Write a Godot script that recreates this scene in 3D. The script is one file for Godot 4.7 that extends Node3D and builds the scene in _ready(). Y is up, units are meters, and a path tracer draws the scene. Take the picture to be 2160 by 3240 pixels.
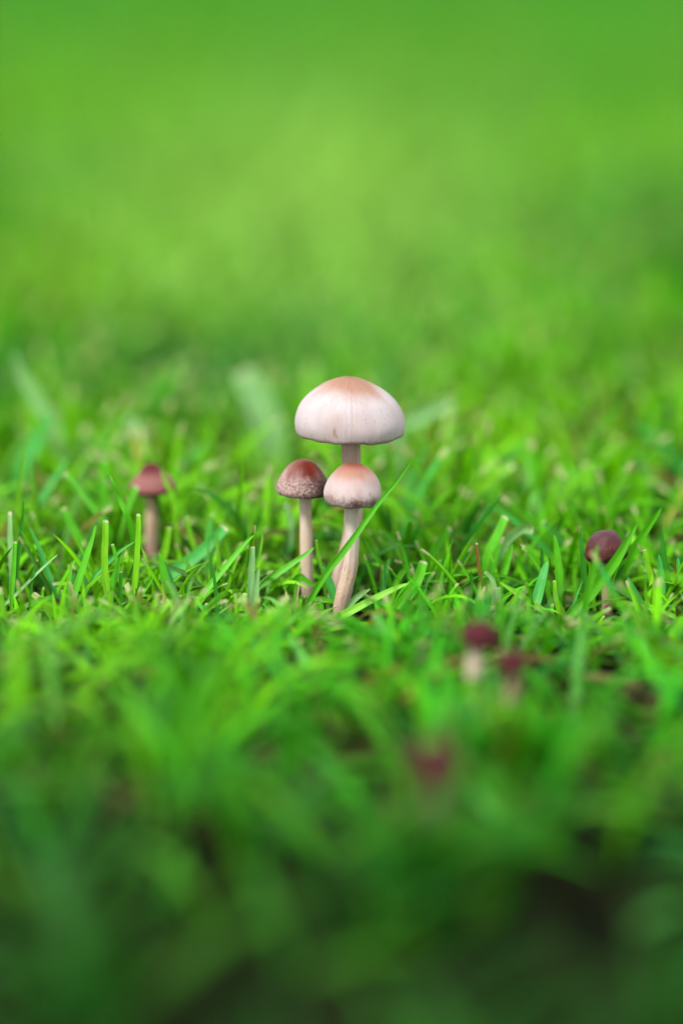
extends Node3D
# A group of small lawn mushrooms in short grass, seen close up from a few centimetres above the ground.
# One unit is one metre; MM turns the millimetres that things are measured in here into metres.

const MM := 0.001
const LIT := 3.15          # how bright a white face lies in this light; base colours are what is seen divided by it

var blade_skin := {}       # colour name -> material of a single grass blade
var vein_map: ImageTexture
var vein_normal: ImageTexture
var rough_noise: FastNoiseLite
var fine_noise: FastNoiseLite
var soft_noise: FastNoiseLite
var patch_noise: FastNoiseLite
var rng: RandomNumberGenerator


func _ready() -> void:
	# ---- camera, sky, sun, exposure
	var cam := Camera3D.new()
	cam.name = "camera"
	var lens := CameraAttributesPhysical.new()
	lens.frustum_focal_length = 99.2
	lens.frustum_focus_distance = 0.5265
	lens.frustum_near = 0.02
	lens.frustum_far = 400.0
	lens.exposure_aperture = 3.9
	cam.attributes = lens
	add_child(cam)
	cam.fov = 20.01
	cam.near = 0.02
	cam.far = 400.0
	cam.position = Vector3(0, 0.138, 0.513)
	cam.rotation_degrees = Vector3(-13, 0, 0)
	cam.current = true

	var env := Environment.new()
	env.background_mode = Environment.BG_SKY
	var sky_look := ProceduralSkyMaterial.new()
	sky_look.sky_top_color = Color(0.95, 0.95, 0.95)
	sky_look.sky_horizon_color = Color(0.96, 0.95, 0.93)
	sky_look.sky_curve = 0.15
	sky_look.ground_bottom_color = Color(0.12, 0.2, 0.08)
	sky_look.ground_horizon_color = Color(0.5, 0.56, 0.45)
	sky_look.sky_energy_multiplier = 1.0
	sky_look.sun_angle_max = 40.0
	var sky := Sky.new()
	sky.sky_material = sky_look
	env.sky = sky
	env.tonemap_mode = Environment.TONE_MAPPER_LINEAR
	env.tonemap_exposure = 2.55
	env.background_energy_multiplier = 1.0
	env.sdfgi_enabled = true
	env.ssao_enabled = true
	env.ssil_enabled = true
	var world := WorldEnvironment.new()
	world.name = "world"
	world.environment = env
	add_child(world)

	var sun := DirectionalLight3D.new()
	sun.name = "sun"
	sun.light_energy = 0.85
	sun.light_color = Color(1.0, 0.975, 0.95)
	sun.light_angular_distance = 14.0
	sun.shadow_enabled = true
	add_child(sun)
	sun.look_at_from_position(Vector3(-0.6, 1.0, 0.6), Vector3.ZERO)

	# ---- helpers
	rng = RandomNumberGenerator.new()
	rng.seed = 4711
	rough_noise = noise(3, 1.0, 4)
	fine_noise = noise(8, 1.0, 3)
	soft_noise = noise(15, 1.0, 2)
	patch_noise = noise(21, 1.0, 2)
	make_skins()

	# ---- setting
	make_ground()
	make_lawn()
	make_litter()

	# ---- things
	make_mushrooms()
	make_blades()
	make_debris()


func noise(s: int, f: float, octaves: int) -> FastNoiseLite:
	var n := FastNoiseLite.new()
	n.seed = s
	n.noise_type = FastNoiseLite.TYPE_SIMPLEX_SMOOTH
	n.frequency = f
	n.fractal_octaves = octaves
	return n


func tag(o: Node3D, label: String, category: String, group := "", kind := "") -> void:
	if label:
		o.set_meta("label", label)
	if category:
		o.set_meta("category", category)
	if group:
		o.set_meta("group", group)
	if kind:
		o.set_meta("kind", kind)


var taken := {}

func numbered(called: String) -> String:
	taken[called] = taken.get(called, -1) + 1
	return called if taken[called] == 0 else "%s_%03d" % [called, taken[called]]


func thing(called: String, label: String, category: String, group := "") -> Node3D:
	var o := Node3D.new()
	o.name = numbered(called)
	tag(o, label, category, group)
	add_child(o)
	return o


func part(called: String, m: Mesh, skin: Material, parent: Node, at := 0) -> MeshInstance3D:
	var o := MeshInstance3D.new()
	o.name = called if at == 0 else "%s_%03d" % [called, at]
	o.mesh = m
	o.material_override = skin
	parent.add_child(o, true)
	return o


func seen(r: float, g: float, b: float) -> Color:
	# the base colour (linear) of something that looks like r, g, b (0..255) in this light
	return Color(r / 255.0, g / 255.0, b / 255.0).srgb_to_linear() * (1.0 / LIT)


# ---------------------------------------------------------------- materials

func make_skins() -> void:
	var w := 64
	var h := 256
	var im := Image.create(w, h, false, Image.FORMAT_RGB8)
	var bump := Image.create(w, h, false, Image.FORMAT_RGB8)
	for y in h:
		for x in w:
			var u := (x + 0.5) / w
			var k := absf(u - 0.5) * 2.0
			var vein := pow(absf(cos(u * PI * 9.0)), 6.0)
			var rib := exp(-pow((u - 0.5) / 0.05, 2.0))
			var streak := fine_noise.get_noise_2d(x * 0.13, y * 0.006)
			var blot := rough_noise.get_noise_2d(x * 0.035 + 40.0, y * 0.02)
			var t := 0.83 + 0.10 * streak + 0.07 * blot + 0.09 * vein * (1.0 - rib) + 0.12 * rib
			var tan_ := clampf(blot * 2.0 - 0.75, 0.0, 1.0) * 0.35
			im.set_pixel(x, y, Color(clampf(t + tan_ * 0.2, 0, 1), clampf(t, 0, 1), clampf(t - 0.05 + 0.05 * k - tan_ * 0.1, 0, 1)))
			var e := clampf(0.4 + 0.35 * vein - 0.35 * rib + 0.1 * streak, 0, 1)
			bump.set_pixel(x, y, Color(e, e, e))
	vein_map = ImageTexture.create_from_image(im)
	bump.bump_map_to_normal_map(2.0)
	vein_normal = ImageTexture.create_from_image(bump)
	var tints := {
		"fresh": Color(0.085, 0.430, 0.010), "yellow": Color(0.160, 0.480, 0.008), "blue": Color(0.060, 0.390, 0.070),
		"dark": Color(0.026, 0.220, 0.012), "pale": Color(0.210, 0.460, 0.180), "straw": Color(0.36, 0.36, 0.18), "rust": Color(0.26, 0.18, 0.05),
	}
	for k in tints:
		blade_skin[k] = leaf_skin(k, tints[k], 0.42)
	blade_skin["tip"] = leaf_skin("tip", Color(0.52, 0.52, 0.38), 0.3)
	blade_skin["lawn"] = leaf_skin("lawn", Color(1, 1, 1), 0.24)
	blade_skin["far_lawn"] = leaf_skin("far_lawn", Color(1, 1, 1), 0.08)
	blade_skin["tip_lawn"] = leaf_skin("tip_lawn", Color(0.40, 0.52, 0.22), 0.25)


func leaf_skin(called: String, c: Color, shine: float) -> StandardMaterial3D:
	var m := StandardMaterial3D.new()
	m.resource_name = called
	m.albedo_color = c.linear_to_srgb()
	m.albedo_texture = vein_map
	m.vertex_color_use_as_albedo = true
	m.normal_enabled = true
	m.normal_texture = vein_normal
	m.normal_scale = 0.6
	m.roughness = 0.5
	m.metallic_specular = shine
	m.backlight_enabled = true
	m.backlight = Color(0.70, 0.74, 0.40)
	m.cull_mode = BaseMaterial3D.CULL_DISABLED
	return m


# ---------------------------------------------------------------- setting

func soil_height(x: float, z: float) -> float:
	return patch_noise.get_noise_2d(x * 9.0, z * 9.0) * 0.0022


func make_ground() -> void:
	var n := 170
	var at := func(k: int) -> float:
		var s := (k - n * 0.5) / (n * 0.5)
		return signf(s) * (0.9 * absf(s) + 150.0 * pow(absf(s), 9.0))
	var v := PackedVector3Array()
	var c := PackedColorArray()
	var uv := PackedVector2Array()
	var f := PackedInt32Array()
	for j in n + 1:
		for i in n + 1:
			var x: float = at.call(i)
			var z: float = at.call(j)
			v.append(Vector3(x, soil_height(x, z), z))
			uv.append(Vector2(x, z) * 8.0)
			var far := smoothstep(2.5, 7.0, Vector2(x, z).length())
			c.append(Color(0.011, 0.013, 0.004).lerp(Color(0.055, 0.17, 0.018), far))
	for j in n:
		for i in n:
			var a := j * (n + 1) + i
			f.append_array([a, a + 1, a + n + 1, a + 1, a + n + 2, a + n + 1])
	var m := surface(v, uv, c, f)
	var skin := StandardMaterial3D.new()
	skin.vertex_color_use_as_albedo = true
	skin.roughness = 1.0
	skin.metallic_specular = 0.1
	var im := Image.create(256, 256, false, Image.FORMAT_RGB8)
	for y in 256:
		for x in 256:
			var t := clampf(0.7 + 0.5 * rough_noise.get_noise_3d(cos(x * TAU / 256.0) * 2.4, sin(x * TAU / 256.0) * 2.4, sin(y * TAU / 256.0) * 2.4) + 0.25 * fine_noise.get_noise_2d(x * 0.2, y * 0.2), 0.1, 1.0)
			im.set_pixel(x, y, Color(t, t * 0.97, t * 0.92))
	skin.albedo_texture = ImageTexture.create_from_image(im)
	var o := part("ground", m, skin, self)
	tag(o, "dark bare soil under the lawn", "ground", "", "structure")


func surface(v: PackedVector3Array, uv: PackedVector2Array, c: PackedColorArray, f: PackedInt32Array) -> ArrayMesh:
	var a := []
	a.resize(Mesh.ARRAY_MAX)
	a[Mesh.ARRAY_VERTEX] = v
	a[Mesh.ARRAY_TEX_UV] = uv
	if c.size():
		a[Mesh.ARRAY_COLOR] = c
	a[Mesh.ARRAY_INDEX] = f
	var raw := ArrayMesh.new()
	raw.add_surface_from_arrays(Mesh.PRIMITIVE_TRIANGLES, a)
	var st := SurfaceTool.new()
	st.create_from(raw, 0)
	st.generate_normals()
	return st.commit()


# A leaf swept along a path. The path runs from the root to the tip; wide(t) is the half width at t; the cross-section is folded along the midrib.
func sweep(path: PackedVector3Array, sides: PackedVector3Array, wide: PackedFloat32Array, fold: float, across: int, from := 0, shade := PackedColorArray()) -> ArrayMesh:
	var v := PackedVector3Array()
	var uv := PackedVector2Array()
	var c := PackedColorArray()
	var f := PackedInt32Array()
	var rows := path.size()
	for i in rows:
		var along := (path[mini(i + 1, rows - 1)] - path[maxi(i - 1, 0)]).normalized()
		var up := sides[i].cross(along).normalized()
		for k in across + 1:
			var s := float(k) / across * 2.0 - 1.0
			v.append(path[i] + sides[i] * s * wide[i] + up * (absf(s) - 0.4) * wide[i] * fold)
			uv.append(Vector2(s * 0.5 + 0.5, float(i + from) / (rows + from)))
			c.append(shade[i] if shade.size() else Color.WHITE)
	for i in rows - 1:
		for k in across:
			var a := i * (across + 1) + k
			f.append_array([a, a + 1, a + across + 1, a + 1, a + across + 2, a + across + 1])
	return surface(v, uv, c, f)


# One lawn blade of unit length and unit width: [green mesh, dry tip mesh or null, its height]
func lawn_blade(bend: float, twist: float, cut: bool) -> Array:
	var rows := 9
	var path := PackedVector3Array()
	var sides := PackedVector3Array()
	var wide := PackedFloat32Array()
	var shade := PackedColorArray()
	var p := Vector3.ZERO
	var top := 0.0
	for i in rows:
		var t := float(i) / (rows - 1)
		path.append(p)
		top = maxf(top, p.y)
		var lean := 0.12 + bend * pow(t, 1.3)
		p += Vector3(0, cos(lean), sin(lean)) / (rows - 1)
		sides.append(Vector3(cos(twist * t), 0, sin(twist * t) * 0.1))
		var w := 0.5 * lerpf(0.72, 1.0, smoothstep(0.0, 0.35, t))
		w *= lerpf(1.0, 0.74, smoothstep(0.5, 1.0, t)) if cut else pow(maxf(1.0 - pow(t, 2.6), 0.0004), 0.75)
		wide.append(w)
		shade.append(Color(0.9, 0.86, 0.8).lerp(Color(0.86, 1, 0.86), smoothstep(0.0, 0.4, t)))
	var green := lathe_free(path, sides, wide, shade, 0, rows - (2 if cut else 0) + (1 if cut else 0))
	var dry: ArrayMesh = null
	if cut:
		var a := path[rows - 2]
		var b := path[rows - 1]
		dry = lathe_free(PackedVector3Array([a, a.lerp(b, 0.4), a.lerp(b, 0.8)]), PackedVector3Array([sides[7], sides[7], sides[8]]), PackedFloat32Array([wide[7], wide[7] * 0.97, wide[8] * 0.92]), PackedColorArray([Color(0.75, 0.85, 0.5), Color.WHITE, Color(1, 0.96, 0.9)]), 0, 3)
	return [green, dry, top]


# unit blades are folded in their own thin direction, which is about a tenth of their length
func lathe_free(path: PackedVector3Array, sides: PackedVector3Array, wide: PackedFloat32Array, shade: PackedColorArray, first: int, last: int) -> ArrayMesh:
	var v := PackedVector3Array()
	var uv := PackedVector2Array()
	var c := PackedColorArray()
	var f := PackedInt32Array()
	for i in range(first, last):
		var along := (path[mini(i + 1, path.size() - 1)] - path[maxi(i - 1, 0)]).normalized()
		var up := Vector3(0, -along.z, along.y)
		for k in 5:
			var s := (k - 2) * 0.5
			v.append(path[i] + sides[i] * s * wide[i] + up * (absf(s) - 0.4) * wide[i] * 0.075)
			uv.append(Vector2(s * 0.5 + 0.5, float(i) / path.size()))
			c.append(shade[i])
	for i in last - first - 1:
		for k in 4:
			var a := i * 5 + k
			f.append_array([a, a + 1, a + 5, a + 1, a + 6, a + 5])
	return surface(v, uv, c, f)


# How high the grass may stand at a place (mm) without hiding what the photograph shows.
var kept_clear := []

func tallest(x: float, z: float) -> float:
	var h := 27.0
	if z > 0.0:
		h = minf(h, 138.0 * z / 513.0 + 5.0 + 10.0 * maxf(0.0, soft_noise.get_noise_2d(x * 0.07, z * 0.07)) + 6.0 * fine_noise.get_noise_2d(x * 1.7, z * 1.7))
		h = minf(h, 24.0)
	elif z > -26.0:
		h = minf(h, 12.5)
	return minf(h, shown_over(x, z))


# ... and what may stand before the mushrooms
func shown_over(x: float, z: float) -> float:
	var h := 60.0
	for k in kept_clear:        # x, z, lowest height that shows, half width
		if z > k[1] - 3.0:
			var s: float = (513.0 - z) / (513.0 - k[1])
			if absf(x - k[0] * s) < k[3]:
				h = minf(h, maxf(138.0 - (138.0 - k[2]) * s, 2.0))
	return h


func lawn_tint(x: float, z: float, r: RandomNumberGenerator) -> Color:
	# x, z in metres. Paler, drier grass and lusher, bluer grass grow in patches; shade is painted in nearest the camera.
	var p := patch_noise.get_noise_2d(x * 3.1 + 5.0, z * 2.2) + 0.35 * soft_noise.get_noise_2d(x * 14.0, z * 9.0)
	var pale := exp(-(pow((x + 0.01) / (0.035 - 0.085 * z), 2.0) + pow((z + 0.50) / (0.30 if z > -0.5 else 0.55), 2.0)))
	var lush := exp(-(pow((x + 0.035) / 0.045, 2.0) + pow((z + 0.21) / 0.055, 2.0)))
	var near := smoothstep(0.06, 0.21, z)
	var lime := Color(0.200, 0.580, 0.002)
	var mid := Color(0.066, 0.470, 0.002)
	var deep := Color(0.018, 0.290, 0.014)
	var teal := Color(0.018, 0.310, 0.085)
	var c := mid.lerp(lime, clampf(p * 1.9, 0.0, 0.9)).lerp(deep, clampf(-p * 2.0, 0.0, 0.9))
	var q := r.randf()
	if q < 0.22:
		c = c.lerp(lime, 0.75)
	elif q < 0.31:
		c = c.lerp(teal, 0.7)
	elif q < 0.41:
		c = c.lerp(Color(0.19, 0.44, 0.15), 0.6)
	elif q < 0.445:
		c = Color(0.36, 0.33, 0.06)
	elif q < 0.465:
		c = Color(0.26, 0.17, 0.06)
	c = c.lerp(Color(0.006, 0.300, 0.006), 0.8 * smoothstep(-1.0, -2.3, z))
	c = c.lerp(Color(0.43, 0.76, 0.15), pale * 0.75).lerp(Color(0.012, 0.20, 0.06), lush * 0.8)
	c = c.lerp(Color(0.011, 0.095, 0.007), near * 0.85)  # painted shade: the grass tint darkens towards the camera
	return c * lerpf(0.45, 1.3, pow(r.randf(), 0.7))


func make_lawn() -> void:
	kept_clear = KEPT
	var kinds := [lawn_blade(0.25, 0.3, false), lawn_blade(0.7, 0.6, false), lawn_blade(1.3, -0.5, false), lawn_blade(1.9, 0.4, false), lawn_blade(0.15, 0.2, true), lawn_blade(0.6, -0.4, true), lawn_blade(1.1, 0.5, true)]
	var put := []
	var tint := []
	for k in kinds.size() * 2:      # the near lawn first, then the far
		put.append([])
		tint.append([])
	var r := RandomNumberGenerator.new()
	r.seed = 99
	# rings of lawn: from z, to z (mm, away from the camera is negative), shoots per square centimetre, half width beside the view, thicker
	var rings := [[330.0, 120.0, 0.6, 160.0, 1.35], [120.0, 45.0, 1.3, 160.0, 1.15], [45.0, -60.0, 3.4, 170.0, 1.0], [-60.0, -500.0, 1.6, 260.0, 1.05], [-500.0, -1500.0, 0.9, 600.0, 1.25], [-1500.0, -4000.0, 0.22, 1300.0, 2.2], [-4000.0, -14000.0, 0.018, 4000.0, 6.0]]
	for g in rings:
		var half := func(z: float) -> float: return (513.0 - z) * 0.125 + g[3]
		var widest: float = half.call(g[1])
		var n := int(absf(g[0] - g[1]) * widest * 2.0 / 100.0 * g[2])
		for i in n:
			var x := r.randf_range(-widest, widest)
			var z := r.randf_range(g[1], g[0])
			if absf(x) > half.call(z):
				continue
			var clump := soft_noise.get_noise_2d(x * 0.085, z * 0.085) if z < 60.0 else soft_noise.get_noise_2d(x * 0.06, z * 0.05)
			if g[4] < 2.0 and clump < (-0.02 if z > 60.0 else -0.2) and r.randf() < (0.97 if z > 60.0 else 0.85):
				continue
			var leaves := r.randi_range(2, 4)
			var turn := r.randf() * TAU
			for k in leaves:
				var a := turn + k * 2.5 + r.randf_range(-0.6, 0.6)
				var kind := [0, 1, 1, 2, 2, 3, 4, 4, 5, 6][r.randi() % (6 if z > 50.0 else 10)] as int
				var long := r.randf_range(12.0, 30.0) * (1.3 if z > 45.0 else 1.0)
				var tilt := r.randf_range(0.0, 0.55) if r.randf() < 0.8 else r.randf_range(0.5, 1.1)
				if g[4] >= 2.0:
					long *= 1.15
				var high: float = long * kinds[kind][2] * cos(tilt * 0.8)
				var most := tallest(x, z)
				if high > most and r.randf() < 0.5:      # lower grass lies over rather than standing short
					long *= r.randf_range(0.6, 1.0)
					tilt = clampf(acos(clampf(most / (long * kinds[kind][2]) * r.randf_range(0.75, 1.0), 0.0, 1.0)), tilt, 1.33)
					high = long * kinds[kind][2] * cos(tilt)
				if high > most:
					long *= most / high * r.randf_range(0.8, 1.0)
				var wide := r.randf_range(0.75, 1.7) * (1.45 if z < -40.0 or z > 60.0 else 1.0) * clampf(long / 14.0, 0.6, 1.0)
				if g[4] > 1.0:
					wide *= g[4]
				var b := Basis(Vector3.UP, a) * Basis(Vector3.RIGHT, tilt) * Basis(Vector3.UP, r.randf_range(-0.5, 0.5))
				b = b * Basis.from_scale(Vector3(wide, long, long) * MM)
				var o := Vector3(x + r.randf_range(-1.5, 1.5), 0, z + r.randf_range(-1.5, 1.5)) * MM
				o.y = soil_height(o.x, o.z) - 0.0006
				var to: int = kind + (kinds.size() if z < -70.0 else 0)
				put[to].append(Transform3D(b, o))
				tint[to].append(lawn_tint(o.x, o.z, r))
	for i in 520:      # slender shoots standing in the sharp band
		var x := r.randf_range(-85.0, 85.0)
		var z := r.randf_range(-26.0, 34.0)
		var kind := [0, 0, 1, 1, 2, 4, 5][r.randi() % 7] as int
		var tilt := r.randf_range(0.0, 0.55)
		var long := r.randf_range(9.0, 19.0)
		long = minf(long, shown_over(x, z) / (kinds[kind][2] * cos(tilt)))
		if absf(x) < 14.0:
			long = minf(long, 9.0)
		elif z > 4.0:
			long = minf(long, 138.0 * z / 513.0 + r.randf_range(2.0, 11.0))
		var b := Basis(Vector3.UP, r.randf() * TAU) * Basis(Vector3.RIGHT, tilt) * Basis(Vector3.UP, r.randf_range(-0.5, 0.5)) * Basis.from_scale(Vector3(r.randf_range(0.6, 1.35), long, long) * MM)
		var o := Vector3(x, 0, z) * MM
		o.y = soil_height(o.x, o.z) - 0.0006
		put[kind].append(Transform3D(b, o))
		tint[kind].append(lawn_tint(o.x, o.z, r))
	for m in KEPT.slice(8):     # grass stands close round the nearest mushrooms
		for i in (95 if m[1] > 100.0 else 55):
			var x: float = m[0] + r.randf_range(-8.0, 8.0)
			var z: float = m[1] + r.randf_range(1.5, 20.0)
			var kind := [0, 1, 1, 0, 2][r.randi() % 5] as int
			var tilt := r.randf_range(0.0, 0.2)
			var long: float = (shown_over(x, z) * r.randf_range(0.8, 1.0) if shown_over(x, z) < 40.0 else r.randf_range(9.0, 18.0)) / (kinds[kind][2] * cos(tilt))
			var b := Basis(Vector3.UP, r.randf() * TAU) * Basis(Vector3.RIGHT, tilt) * Basis.from_scale(Vector3(r.randf_range(1.2, 2.4), long, long) * MM)
			var o := Vector3(x, 0, z) * MM
			o.y = soil_height(o.x, o.z) - 0.0006
			put[kind].append(Transform3D(b, o))
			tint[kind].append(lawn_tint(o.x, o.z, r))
	var lawn := Node3D.new()
	lawn.name = "lawn_grass"
	tag(lawn, "short green lawn grass growing all over the ground", "grass", "", "stuff")
	add_child(lawn)
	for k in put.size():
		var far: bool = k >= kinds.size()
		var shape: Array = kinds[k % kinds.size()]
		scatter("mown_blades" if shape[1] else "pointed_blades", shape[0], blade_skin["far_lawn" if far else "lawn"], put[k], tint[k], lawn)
		if shape[1]:
			scatter("mown_tips", shape[1], blade_skin["tip_lawn"], put[k], [], lawn)


func scatter(called: String, m: Mesh, skin: Material, put: Array, tint: Array, parent: Node3D) -> void:
	var mm := MultiMesh.new()
	mm.transform_format = MultiMesh.TRANSFORM_3D
	mm.use_colors = tint.size() > 0
	mm.mesh = m
	mm.instance_count = put.size()
	for i in put.size():
		mm.set_instance_transform(i, put[i])
		if tint.size():
			mm.set_instance_color(i, tint[i])
	var o := MultiMeshInstance3D.new()
	o.name = called
	o.multimesh = mm
	o.material_override = skin
	o.set_meta("kind", "stuff")
	parent.add_child(o, true)


func make_litter() -> void:
	# dead straws and bits of leaf lying between the shoots
	var m: ArrayMesh = lawn_blade(0.5, 0.9, false)[0]
	var put := []
	var tint := []
	var r := RandomNumberGenerator.new()
	r.seed = 7
	for i in 3600:
		var z := r.randf_range(-300.0, 110.0)
		var half := (513.0 - z) * 0.125 + 60.0
		var x := r.randf_range(-half, half)
		var long := r.randf_range(5.0, 20.0)
		var b := Basis(Vector3.UP, r.randf() * TAU) * Basis(Vector3.RIGHT, r.randf_range(1.25, 1.5)) * Basis(Vector3.UP, r.randf_range(-1.0, 1.0)) * Basis.from_scale(Vector3(r.randf_range(0.6, 1.8), long, long) * MM)
		put.append(Transform3D(b, Vector3(x * MM, soil_height(x * MM, z * MM) + r.randf_range(0.0002, 0.002), z * MM)))
		tint.append([Color(0.13, 0.10, 0.04), Color(0.26, 0.22, 0.09), Color(0.08, 0.06, 0.025), Color(0.08, 0.2, 0.02), Color(0.1, 0.26, 0.015)][r.randi() % 5] * r.randf_range(0.6, 1.1))
	var o := Node3D.new()
	o.name = "dead_grass"
	tag(o, "withered straws and leaf bits lying on the soil between the shoots", "dead grass", "", "stuff")
	add_child(o)
	scatter("straws", m, blade_skin["lawn"], put, tint, o)


# ---------------------------------------------------------------- mushrooms

func along_curve(points: Array, n: int) -> PackedVector3Array:
	var out := PackedVector3Array()
	var last := points.size() - 1
	for i in n + 1:
		var t := float(i) / n * last
		var k := mini(int(t), last - 1)
		var a: Vector3 = points[maxi(k - 1, 0)]
		var b: Vector3 = points[k]
		var c: Vector3 = points[k + 1]
		var d: Vector3 = points[mini(k + 2, last)]
		out.append(b.cubic_interpolate(c, a, d, t - k))
	return out


func profile(points: Array, n: int) -> PackedVector2Array:
	var as3 := []
	for p in points:
		as3.append(Vector3(p.x, p.y, 0))
	var out := PackedVector2Array()
	for p in along_curve(as3, n):
		out.append(Vector2(maxf(p.x, 0.0), p.y))
	return out


# The skin of a cap: a lathed bell, a little uneven, its margin curled under. Radius in mm; the centre of the rim is the origin.
func cap_mesh(shape: Array, radius: float, uneven: float, wavy: float, seed_at: float) -> ArrayMesh:
	var ring := profile(shape, 56)
	var around := 96
	var v := PackedVector3Array()
	var uv := PackedVector2Array()
	var f := PackedInt32Array()
	var rows := ring.size()
	for j in rows:
		var t := float(j) / (rows - 1)
		for i in around + 1:
			var a := (float(i) / around - 0.5) * TAU
			var d := Vector3(sin(a), 0, cos(a))
			var n := soft_noise.get_noise_3d(d.x * 0.8 * ring[j].x + seed_at, ring[j].y * 0.9, d.z * 0.8 * ring[j].x)
			var low := smoothstep(0.6, 1.0, t) * wavy * (fine_noise.get_noise_2d(d.x * 1.2 + seed_at, d.z * 1.2) + 0.35 * sin(a * 17.0 + seed_at) * 0.4)
			var r := ring[j].x * (1.0 + uneven * n)
			v.append(Vector3(d.x * r, ring[j].y * (1.0 + uneven * 0.6 * n) + low, d.z * r) * radius * MM)
			uv.append(Vector2(float(i) / around, t))
	for j in rows - 1:
		for i in around:
			var a := j * (around + 1) + i
			f.append_array([a, a + around + 1, a + 1, a + 1, a + around + 1, a + around + 2])
	return surface(v, uv, PackedColorArray(), f)


# The underside: thin plates standing side by side round the stem, as one pleated surface.
func gill_mesh(radius: float, inner: float, rise: float) -> ArrayMesh:
	var v := PackedVector3Array()
	var uv := PackedVector2Array()
	var f := PackedInt32Array()
	var plates := 64
	for i in plates * 2 + 1:
		var a := float(i) / (plates * 2) * TAU
		var low := 0.0 if i % 2 else 1.0
		for j in 7:
			var t := j / 6.0
			var r := lerpf(inner, radius * 0.9, t)
			var y := rise * (1.0 - t * t) + 0.06 * radius - low * 0.11 * radius * sin(PI * clampf(t * 0.9 + 0.08, 0, 1))
			v.append(Vector3(sin(a) * r, y, cos(a) * r) * MM)
			uv.append(Vector2(t, float(i) / plates))
	for i in plates * 2:
		for j in 6:
			var a := i * 7 + j
			f.append_array([a, a + 1, a + 7, a + 1, a + 8, a + 7])
	return surface(v, uv, PackedColorArray(), f)


func stem_mesh(points: Array, thick: Array, lumpy: float, seed_at: float) -> ArrayMesh:
	var n := 60
	var path := along_curve(points, n)
	var as3 := []
	for t in thick:
		as3.append(Vector3(t, 0, 0))
	var radii := along_curve(as3, n)
	var v := PackedVector3Array()
	var uv := PackedVector2Array()
	var f := PackedInt32Array()
	var around := 28
	for j in n + 1:
		var along := (path[mini(j + 1, n)] - path[maxi(j - 1, 0)]).normalized()
		var sx := along.cross(Vector3.FORWARD).normalized()
		var sz := sx.cross(along).normalized()
		for i in around + 1:
			var a := (float(i) / around - 0.5) * TAU
			var d := sx * sin(a) + sz * cos(a)
			if sz.z < 0:
				d = sx * sin(a) - sz * cos(a)
			var r := radii[j].x * (1.0 + lumpy * soft_noise.get_noise_3d(sin(a) + seed_at, path[j].y * 0.25, cos(a)) + 0.02 * sin(a * 9.0 + seed_at + path[j].y * 0.08))
			v.append((path[j] + d * r) * MM)
			uv.append(Vector2(float(i) / around, 1.0 - float(j) / n))
	for j in n:
		for i in around:
			var a := j * (around + 1) + i
			f.append_array([a, a + 1, a + around + 1, a + 1, a + around + 2, a + around + 1])
	return surface(v, uv, PackedColorArray(), f)


# A picture of a cap's skin, u round the cap (its middle towards +z), v from the apex to the margin; look(u, v, point) gives [colour, height]
func skin_from(w: int, h: int, look: Callable, rough: float, relief: float) -> StandardMaterial3D:
	var im := Image.create(w, h, false, Image.FORMAT_RGB8)
	var up := Image.create(w, h, false, Image.FORMAT_RGB8)
	for y in h:
		var v := (y + 0.5) / h
		for x in w:
			var a := ((x + 0.5) / w - 0.5) * TAU
			var d := Vector3(sin(a), v * 1.6, cos(a))
			var got: Array = look.call(a, v, d)
			var c: Color = got[0]
			im.set_pixel(x, y, Color(clampf(c.r, 0, 1), clampf(c.g, 0, 1), clampf(c.b, 0, 1)).linear_to_srgb())
			var e := clampf(got[1], 0.0, 1.0)
			up.set_pixel(x, y, Color(e, e, e))
	var m := StandardMaterial3D.new()
	m.albedo_texture = ImageTexture.create_from_image(im)
	m.roughness = rough
	m.metallic_specular = 0.3
	m.heightmap_enabled = true
	m.heightmap_texture = ImageTexture.create_from_image(up)
	m.heightmap_scale = relief
	return m


func n3(n: FastNoiseLite, d: Vector3, f: float, g := 1.0) -> float:
	return n.get_noise_3d(d.x * f, d.y * f * g, d.z * f)


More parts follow.
